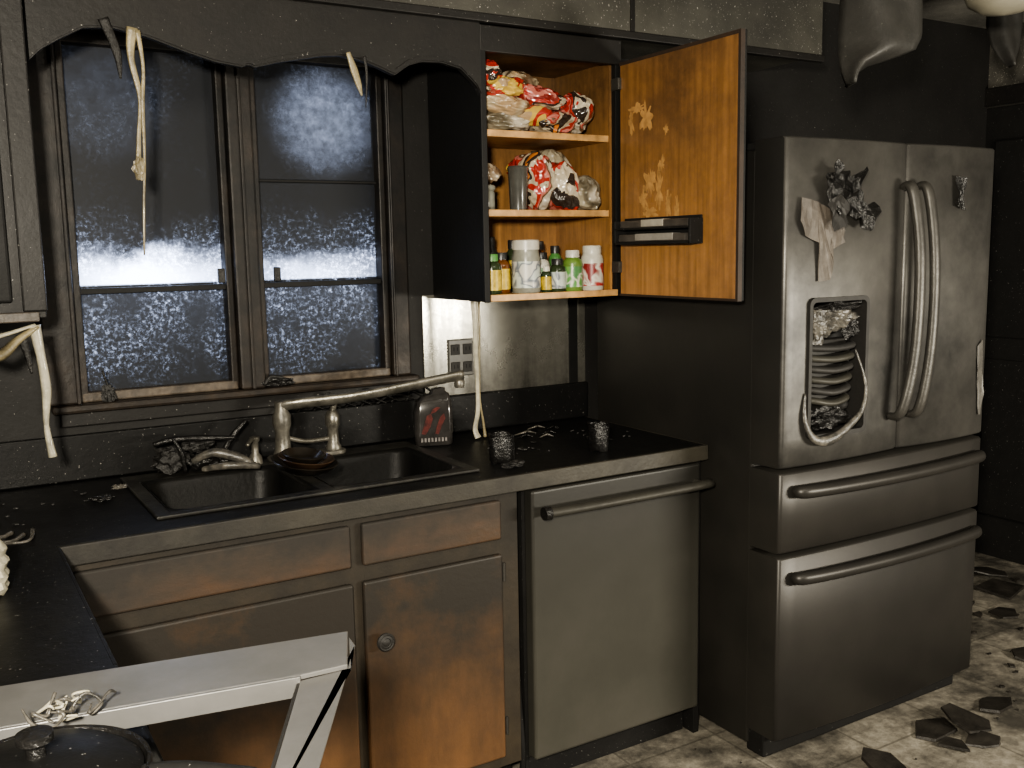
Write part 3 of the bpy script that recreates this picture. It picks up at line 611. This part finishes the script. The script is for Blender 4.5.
chips('ash_flakes',[(rr.uniform(-.1,.30),rr.uniform(-.42,-.1),rr.uniform(.003,.008)) for _ in range(24)],M['char'],.9105,seed=6)
g=group('melted_foam_cup',(.05,-.86,.91))
lathe('cup_body',[(0,0),(.022,0),(.030,.012),(.024,.022),(.031,.034),(.024,.045),(.029,.058),(.021,.068),(.025,.08),(.016,.095),(.012,.105),(0,.108)],(.060,-.882,.911),M['meltw'],g,24,wob=.3,seed=3)

# ---------------------------------------------------------------- dishwasher
d=group('dishwasher',(1.63,-.3,0))
box('tub',(1.335,-.60,.09),(1.92,-.03,.855),M['dwdark'],d,.002)
box('door',(1.333,-.645,.100),(1.925,-.603,.862),M['dw'],d,.008,3)
box('gasket',(1.322,-.61,.06),(1.332,-.59,.864),M['black'],d,0)
box('toe_panel',(1.335,-.58,0),(1.92,-.56,.09),M['black'],d,.002)
M['dwh']=soot('sooty_dishwasher_handle',(.066,.063,.051),(.050,.047,.039),sc=(.016,.015,.013),z=(0,2),s=(.3,.4),namp=.5,nscale=5,rough=.42,metal=.3)
tube('handle_bar',[(1.355,-.685,.808),(1.5,-.690,.808),(1.75,-.690,.808),(1.93,-.685,.808)],.0165,M['dwh'],d,16,.8)
for x in (1.375,1.905): tube('handle_post',[(x,-.64,.808),(x,-.69,.808)],.009,M['dwh'],d,12)
lathe('handle_end',[(0,0),(.0175,0),(.0185,.004),(.0185,.018),(.014,.022),(0,.022)],(1.345,-.685,.808),M['chargl'],d,20,rot=Matrix.Rotation(math.pi/2,4,'Y'))
box('end_panel',(1.928,-.618,0),(1.950,-.002,.866),M['black'],d,.001)

# ---------------------------------------------------------------- refrigerator
FX0,FX1,FY=1.9717,2.8817,-.9185
fr=group('french_door_refrigerator',(2.43,-.45,0))
box('cabinet_body',(FX0+.004,-.80,.035),(FX1-.004,-.06,1.755),M['fridgeside'],fr,.006)
box('top_hinge_cover',(FX0+.01,-.86,1.755),(FX1-.01,-.62,1.775),M['black'],fr,.006)
box('base_grille',(FX0+.01,-.86,.012),(FX1-.01,-.79,.085),M['black'],fr,.006)
for x in (FX0+.06,FX1-.06):
    for y in (-.82,-.14): lathe('foot',[(0,0),(.022,0),(.022,.02),(.012,.024),(.012,.04),(0,.04)],(x,y,0),M['black'],fr,16)
SPL=2.462
def doorpanel(name,x0,x1,z0,z1,mat,bulge=.012,holes=None,n=14):
    """slightly bowed steel panel with rounded vertical edges, extruded to the gasket"""
    prof=[]; 
    for i in range(n+1):
        t=i/n; x=x0+(x1-x0)*t
        prof.append((x,FY-bulge*(1-(2*t-1)**2)+.004))
    prof=[(x0,prof[0][1]+.010),(x0+.003,prof[0][1]+.003),(x0+.010,prof[0][1]-.0005)]+prof[1:-1]+[(x1-.010,prof[-1][1]-.0005),(x1-.003,prof[-1][1]+.003),(x1,prof[-1][1]+.010)]
    px=[p[0] for p in prof]; py=[p[1] for p in prof]
    bm=bmesh.new()
    cutx=sorted(set(px+( [holes[0],holes[1]] if holes else [])))
    cutz=sorted([z0,z0+.006,z1-.006,z1]+([holes[2],holes[3]] if holes else []))
    V={}
    for i,x in enumerate(cutx):
        y=float(np.interp(x,px,py))
        for j,z in enumerate(cutz): V[i,j]=bm.verts.new((x,y+(.006 if j in (0,len(cutz)-1) else 0),z))
    for i in range(len(cutx)-1):
        for j in range(len(cutz)-1):
            if holes and holes[0]-1e-6<=cutx[i]<holes[1]-1e-6 and holes[2]-1e-6<=cutz[j]<holes[3]-1e-6: continue
            bm.faces.new((V[i,j],V[i+1,j],V[i+1,j+1],V[i,j+1]))
    nf=set(bm.faces)
    edges=[e for e in bm.edges if len(e.link_faces)==1]
    r=bmesh.ops.extrude_edge_only(bm,edges=edges)
    for v in [g for g in r['geom'] if isinstance(g,bmesh.types.BMVert)]: v.co.y=-.80 if not(holes and holes[0]-1e-5<=v.co.x<=holes[1]+1e-5 and holes[2]-1e-5<=v.co.z<=holes[3]+1e-5) else -.85
    for f_ in bm.faces:
        if f_ not in nf: f_.material_index=1
    o=mk(name,bm,[mat,M['fridgeside']],fr,smooth=False); o.data.shade_smooth(); md=o.modifiers.new('es','EDGE_SPLIT'); md.split_angle=.9
    return o
DX0,DX1,DZ0,DZ1=2.062,2.292,.965,1.345
doorpanel('left_door',FX0,SPL-.003,.885,1.78,M['fridge'],holes=(DX0,DX1,DZ0,DZ1))
doorpanel('right_door',SPL+.003,FX1,.885,1.78,M['fridge'])
doorpanel('upper_drawer',FX0,FX1,.642,.872,M['fridgelow'],.016)
doorpanel('freezer_drawer',FX0,FX1,.088,.630,M['fridgelow'],.016)
def barhandle(name,pts,r=.013,mat=M['handle'],flat=.8): return tube(name,pts,r,mat,fr,14,flat)
barhandle('left_handle',[(2.432,-.925,1.655),(2.428,-.960,1.645),(2.440,-.980,1.50),(2.442,-.985,1.33),(2.434,-.980,1.15),(2.412,-.962,1.01),(2.410,-.922,.99)],[.013]+[.0175]*5+[.013])
barhandle('right_handle',[(2.492,-.925,1.655),(2.496,-.960,1.645),(2.506,-.980,1.50),(2.510,-.985,1.33),(2.504,-.980,1.15),(2.490,-.962,1.01),(2.488,-.922,.99)],[.013]+[.0175]*5+[.013])
for nm,z in (('upper_drawer_handle',.820),('freezer_drawer_handle',.572)):
    barhandle(nm,[(2.02,-.925,z),(2.04,-.948,z),(2.20,-.962,z-.002),(2.43,-.968,z-.003),(2.66,-.962,z-.002),(2.82,-.948,z),(2.84,-.925,z)],[.014]+[.017]*5+[.014],M['fridgelow'],1.1)
yd=FY-.008
boxes('dispenser_recess',[((DX0-.002,-.862,DZ0-.002),(DX1+.002,-.852,DZ1+.002))],M['cabside'],fr,0)
a=rrect(DX0-.006,DX1+.006,DZ0-.006,DZ1+.006,.02);b=rrect(DX0+.006,DX1-.006,DZ0+.006,DZ1-.006,.014)
bm=bmesh.new(); n=len(a)
A=[bm.verts.new((x,yd-.004,z)) for x,z in a];B=[bm.verts.new((x,yd-.004,z)) for x,z in b];C_=[bm.verts.new((x,yd+.006,z)) for x,z in a];D_=[bm.verts.new((x,-.87,z)) for x,z in b]
for i in range(n):
    j=(i+1)%n
    bm.faces.new((A[i],A[j],B[j],B[i])); bm.faces.new((A[i],A[j],C_[j],C_[i])); bm.faces.new((B[i],B[j],D_[j],D_[i]))
mk('dispenser_bezel',bm,M['dwdark'],fr,smooth=False)
for i in range(6):
    z=1.215-.030*i; x0=2.072+.003*i; x1=2.268-.004*i
    tube(f'insert_rib_{i+1}',[(x0,-.875,z),(x0+.02,-.905,z-.003),((x0+x1)/2,-.916,z-.008-.001*i),(x1-.02,-.910,z-.004),(x1,-.872,z)],[.012,.0135,.0135,.0135,.012],M['dwh'] if i%2 else M['dwdark'],fr,10,.75)
box('insert_back',(2.066,-.885,1.02),(2.28,-.853,1.23),M['dwdark'],fr,.01)
crumple('melted_control_panel',(2.185,-.902,1.285),(.085,.022,.036),M['meltgrey'],fr,4,.40,1.4,41)
crumple('melted_control_panel_2',(2.11,-.908,1.270),(.045,.018,.042),M['meltgrey'],fr,4,.4,1.4,42)
crumple('melted_control_panel_3',(2.19,-.915,1.325),(.085,.012,.012),M['chargl'],fr,4,.5,2.,44)
crumple('melted_control_panel_4',(2.24,-.912,1.262),(.030,.012,.030),M['chargl'],fr,4,.4,1.5,45)
tube('sagging_bezel',[(2.255,-.92,1.20),(2.285,-.935,1.10),(2.262,-.945,1.03),(2.20,-.948,.985),(2.13,-.945,.955),(2.07,-.94,.965),(2.045,-.93,1.02),(2.05,-.925,1.09)],[.003,.006,.008,.011,.015,.012,.008,.003],M['meltgrey'],fr,12,.6)
crumple('sagging_tray',(2.155,-.910,1.010),(.085,.022,.030),M['chargl'],fr,4,.4,2.,43)
def sheet(name,outline,y,mat,parent,amp=.012,seed=0,div=3):
    bm=bmesh.new(); vs=[bm.verts.new((x,y,z)) for x,z in outline]; f=bm.faces.new(vs)
    bmesh.ops.triangulate(bm,faces=[f]); bmesh.ops.subdivide_edges(bm,edges=bm.edges[:],cuts=div,use_grid_fill=True)
    for v in bm.verts: v.co.y-=abs(noise.noise(v.co*18+Vector((seed,0,0))))*amp*2
    o=mk(name,bm,mat,parent); md=o.modifiers.new('sol','SOLIDIFY'); md.thickness=.0015; md.offset=0; return o
g=group('burnt_magnet_paper',(2.12,-.93,1.55))
sheet('paper_strip',[(2.015,1.62),(2.075,1.61),(2.13,1.585),(2.175,1.55),(2.185,1.50),(2.13,1.48),(2.145,1.44),(2.13,1.40),(2.085,1.395),(2.09,1.44),(2.08,1.50),(2.03,1.52),(2.01,1.56)],-.928,soot('scorched_paper',(.11,.092,.074),(.14,.12,.10),sc=(.032,.029,.026),z=(0,2),s=(.4,.4),namp=.7,nscale=20,rough=.5),g,.008,1)
sheet('char_flake_1',[(2.075,1.66),(2.10,1.685),(2.15,1.69),(2.185,1.67),(2.21,1.63),(2.225,1.58),(2.20,1.56),(2.17,1.585),(2.14,1.60),(2.12,1.57),(2.10,1.61)],-.938,M['chargl'],g,.03,5)
sheet('char_flake_2',[(2.15,1.66),(2.19,1.70),(2.205,1.66),(2.225,1.62),(2.25,1.60),(2.28,1.61),(2.28,1.555),(2.245,1.53),(2.20,1.55),(2.17,1.60)],-.945,M['chargl'],g,.03,9)
sheet('char_flake_3',[(2.09,1.68),(2.115,1.72),(2.14,1.68),(2.13,1.64)],-.95,M['chargl'],g,.03,3)
sheet('char_flake_4',[(2.09,1.60),(2.12,1.63),(2.17,1.61),(2.16,1.56),(2.12,1.53),(2.10,1.56)],-.948,M['dwdark'],g,.02,13)
g=group('burnt_note',(2.66,-.93,1.62))
sheet('note',[(2.655,1.69),(2.69,1.685),(2.685,1.63),(2.70,1.59),(2.665,1.60),(2.66,1.64)],-.934,M['chargl'],g,.02,2)
g=group('peeled_film',(2.82,-.93,1.0))
sheet('film',[(2.82,1.17),(2.845,1.19),(2.85,1.10),(2.865,1.02),(2.85,.95),(2.838,.95),(2.835,1.0),(2.825,1.08)],-.922,soot('pale_film',(.12,.113,.10),z=(0,2),s=(.2,.2),namp=.5,nscale=15,rough=.4),g,.004,4)
g=group('fallen_ceiling_scrap',(2.05,-.5,1.77))
crumple('scrap',(2.05,-.52,1.775),(.06,.08,.018),M['char'],g,3,.4,2,51,floor=1.7555)

# ---------------------------------------------------------------- ceiling fan with heat-drooped blades
fx,fy=2.86,-.93
f=group('ceiling_fan',(fx,fy,2.3))
lathe('canopy',[(0,0),(.07,0),(.065,-.03),(.03,-.05),(0,-.05)],(fx,fy,2.44),M['blade'],f)
lathe('motor_housing',[(0,0),(.05,0),(.10,-.02),(.12,-.05),(.11,-.09),(.07,-.11),(0,-.11)],(fx,fy,2.40),M['blade'],f)
lathe('light_globe',[(0,0),(.05,0),(.095,-.02),(.115,-.05),(.10,-.085),(.06,-.11),(0,-.12)],(fx,fy,2.29),plain('smoky_globe',(.30,.28,.22),.3,var=.3,scale=8),f)
sd=Vector((.857,-.516,0)).normalized(); nrm=Vector((-sd.y,sd.x,0))
def hang(name,base,outline,mat,curl=.03):
    """softened blade drooping as a curled sheet; outline rows = (z, left, right)"""
    b0=Vector(base); zz=[o[0] for o in outline][::-1]; rows=[]
    for z in np.linspace(outline[0][0],outline[-1][0],36):
        l=float(np.interp(z,zz,[o[1] for o in outline][::-1])); r_=float(np.interp(z,zz,[o[2] for o in outline][::-1]))
        row=[]
        for j in range(15):
            t=j/14; s_=l+(r_-l)*t
            q=b0+sd*s_+Vector((0,0,z))+nrm*(curl*(2*(t-.45))**2*1.2+.05*math.sin(z*7)+.010*math.sin(t*9+z*12))
            row.append(q)
        rows.append(row)
    return strip(name,rows,mat,f,.008)
hang('blade_1',(2.24,-1.02,2.0),[(.42,-.075,.125),(.25,-.095,.120),(.10,-.110,.115),(.05,-.118,.112),(.015,-.122,.092),(-.01,-.124,.02),(-.03,-.124,-.05),(-.06,-.120,-.085),(-.085,-.112,-.10)],M['blade'],.05)
tube('blade_arm_1',[(fx-.10,fy,2.345),(fx-.30,fy-.03,2.38),(fx-.50,fy-.07,2.40),(2.26,-1.02,2.40)],[.02,.018,.02,.03],M['blade'],f,10,.5)
tb=[(.32,-.06,.065),(.15,-.065,.06),(.08,-.055,.05),(.03,-.03,.03),(0,-.008,.008)]
hang('blade_2',(2.42,-1.35,2.12),tb,M['blade'])
tube('blade_arm_2',[(fx-.08,fy-.08,2.345),(fx-.25,fy-.25,2.37),(2.43,-1.34,2.40)],[.02,.018,.03],M['blade'],f,10,.5)
hang('blade_3',(3.42,-.62,2.12),tb,M['blade'])
tube('blade_arm_3',[(fx+.08,fy+.05,2.345),(fx+.3,fy+.17,2.375),(3.40,-.62,2.40)],[.02,.018,.03],M['blade'],f,10,.5)
hang('blade_4',(2.98,-1.45,2.12),tb,M['blade'])
tube('blade_arm_4',[(fx+.02,fy-.10,2.345),(fx+.06,fy-.3,2.375),(2.97,-1.44,2.40)],[.02,.018,.03],M['blade'],f,10,.5)

# ---------------------------------------------------------------- range with collapsed metal frame and pan
s=group('kitchen_range',(-.2,-1.7,0))
box('body',(XC,-2.08,.03),(.165,-1.325,.895),M['dwdark'],s,.004)
box('oven_door',(.165,-2.06,.20),(.195,-1.345,.80),M['black'],s,.008)
box('control_fascia',(.165,-2.07,.81),(.19,-1.335,.895),M['dwdark'],s,.006)
box('cooktop',(XC,-2.085,.895),(.195,-1.322,.915),M['counter'],s,.005)
tube('oven_handle',[(.195,-1.98,.76),(.235,-1.96,.76),(.235,-1.44,.76),(.195,-1.42,.76)],.010,M['handle'],s)
for y in (-1.45,-1.60,-1.80,-1.95): lathe('burner_knob',[(0,0),(.019,0),(.017,.02),(0,.022)],(.19,y,.853),M['black'],s,20,rot=Matrix.Rotation(math.pi/2,4,'Y'))
for x,y in ((-.08,-1.50),(-.08,-1.88),(-.36,-1.50),(-.36,-1.88)):
    for r_ in (.05,.075,.095):
        tube('burner_coil',[(x+r_*math.cos(a),y+r_*math.sin(a),.921) for a in [k*math.pi/8 for k in range(17)]],.005,M['black'],s,6,res=2)
mf=group('collapsed_hood_frame',(.2,-1.6,.93))
M['hood']=soot('hood_metal',(.22,.215,.208),(.175,.172,.166),sc=(.060,.060,.058),z=(0,2),s=(.2,.3),namp=.5,nscale=4,rough=.36,sr=.45,metal=.35,bump=.02)
prism('long_rail',[(-.45,-1.345),(.478,-1.508),(.435,-1.615),(.372,-1.612),(-.45,-1.475)],2,.955,.962,M['hood'],mf,.0015)
prism('long_rail_lip',[(-.45,-1.475),(.372,-1.612),(.370,-1.618),(-.45,-1.481)],2,.935,.962,M['hood'],mf,.001)
prism('cross_rail',[(.440,-1.612),(.478,-1.510),(.474,-1.545),(.262,-1.93),(.215,-1.93),(.372,-1.612)],2,.952,.9545,M['hood'],mf,.001)
prism('cross_rail_lip',[(.372,-1.612),(.215,-1.93),(.209,-1.93),(.366,-1.614)],2,.917,.954,M['dwdark'],mf,.001)
boxes('support_legs',[((-.20,-1.46,.9265),(-.16,-1.40,.955)),((.12,-1.50,.9155),(.16,-1.45,.955))],M['dwdark'],mf,.002)
p=group('frying_pan',(.06,-1.72,.93))
PX,PY=.058,-1.722
lathe('pan_body',[(0,0),(.095,0),(.115,.012),(.130,.042),(.134,.044),(.133,.048),(.128,.047),(.112,.016),(.09,.006),(0,.006)],(PX,PY,.9265),M['chargl'],p,48,scale=(.82,.82,1))
lathe('lid',[(.122,0),(.124,.004),(.10,.018),(.05,.028),(0,.031)],(PX,PY,.966),M['counter'],p,48,scale=(.82,.82,1))
lathe('lid_knob',[(0,0),(.010,0),(.009,.012),(.018,.018),(.018,.026),(0,.03)],(PX,PY,.995),M['chargl'],p,20)
tube('pan_handle',[(.155,-1.755,.963),(.19,-1.79,.970),(.24,-1.85,.975)],[.010,.012,.013],M['black'],p)
g=group('melted_utensil_wires',(.09,-1.62,.97))
rr=random.Random(5)
for i in range(10):
    x=.07+.06*rr.random(); y=-1.62+.05*rr.random(); pts=[]
    for k in range(5): pts.append((x,y,.968+.022*rr.random())); x+=rr.uniform(-.018,.022); y+=rr.uniform(-.014,.018)
    tube(f'strand_{i+1}',pts,[.001,.002,.0015,.0022,.001],M['meltgrey'] if i%3 else M['meltw'],g,6)

# ---------------------------------------------------------------- floor debris
rr=random.Random(31)
L=[(2.56,-1.02,.09),(2.66,-1.05,.10),(2.52,-1.10,.07),(2.62,-1.13,.06),(2.86,-1.02,.08),(2.24,-1.07,.08),(3.62,-.58,.09),(3.3,-.85,.06),(3.85,-.40,.13),(4.0,-.25,.10),(3.5,-.45,.08)]
L+=[(rr.uniform(1.9,3.9),rr.uniform(-1.5,-.96),rr.uniform(.003,.010)) for _ in range(50)]
L+=[(rr.uniform(3.0,4.1),rr.uniform(-.95,-.1),rr.uniform(.004,.025)) for _ in range(34)]
L+=[(rr.uniform(1.3,1.95),rr.uniform(-.95,-.66),rr.uniform(.003,.008)) for _ in range(12)]
chips('floor_debris',L,M['chip'],0,seed=12,tilt=.2)

# ---------------------------------------------------------------- lights
def area(name,loc,tgt,size,power,col,spread=None):
    l=bpy.data.lights.new(name,'AREA'); l.shape='RECTANGLE'; l.size=size[0]; l.size_y=size[1]; l.energy=power; l.color=col
    o=bpy.data.objects.new(name,l); o.location=loc; o.rotation_euler=(Vector(tgt)-Vector(loc)).to_track_quat('-Z','Y').to_euler(); COL.objects.link(o); return o
area('work_lamp',(-.25,-2.9,1.72),(1.9,-.4,1.45),(.16,.14),100,(1,.92,.77))
area('work_lamp_right',(3.15,-3.0,1.10),(2.7,-.3,1.25),(.95,.22),58,(1,.93,.79))
area('ceiling_fill_light',(1.6,-2.6,2.38),(1.6,-1.4,0),(1.2,.8),18,(1,.94,.81))  # unseen fill added to lift the room's ambient level
wd=bpy.data.worlds.new('overcast_sky'); S.world=wd; wd.use_nodes=True
bg=wd.node_tree.nodes['Background']; bg.inputs[0].default_value=(.60,.71,1,1); bg.inputs[1].default_value=9.

# ---------------------------------------------------------------- camera
yaw,pitch,roll=.5419,-.1374,-.0185
F=Vector((math.sin(yaw)*math.cos(pitch),math.cos(yaw)*math.cos(pitch),math.sin(pitch))); R=Vector((math.cos(yaw),-math.sin(yaw),0)); U=R.cross(F)
R2=R*math.cos(roll)+U*math.sin(roll); U2=U*math.cos(roll)-R*math.sin(roll)
cam=bpy.data.cameras.new('camera'); cam.sensor_width=36; cam.lens=971.44/1024*36; cam.clip_start=.02
co=bpy.data.objects.new('camera',cam); COL.objects.link(co)
mw=Matrix((( R2.x,U2.x,-F.x,0),(R2.y,U2.y,-F.y,-2.7694),(R2.z,U2.z,-F.z,1.497),(0,0,0,1))); co.matrix_world=mw
S.camera=co
S.view_settings.view_transform='AgX'
try: S.view_settings.look='AgX - Medium High Contrast'
except Exception: pass
S.view_settings.exposure=.27
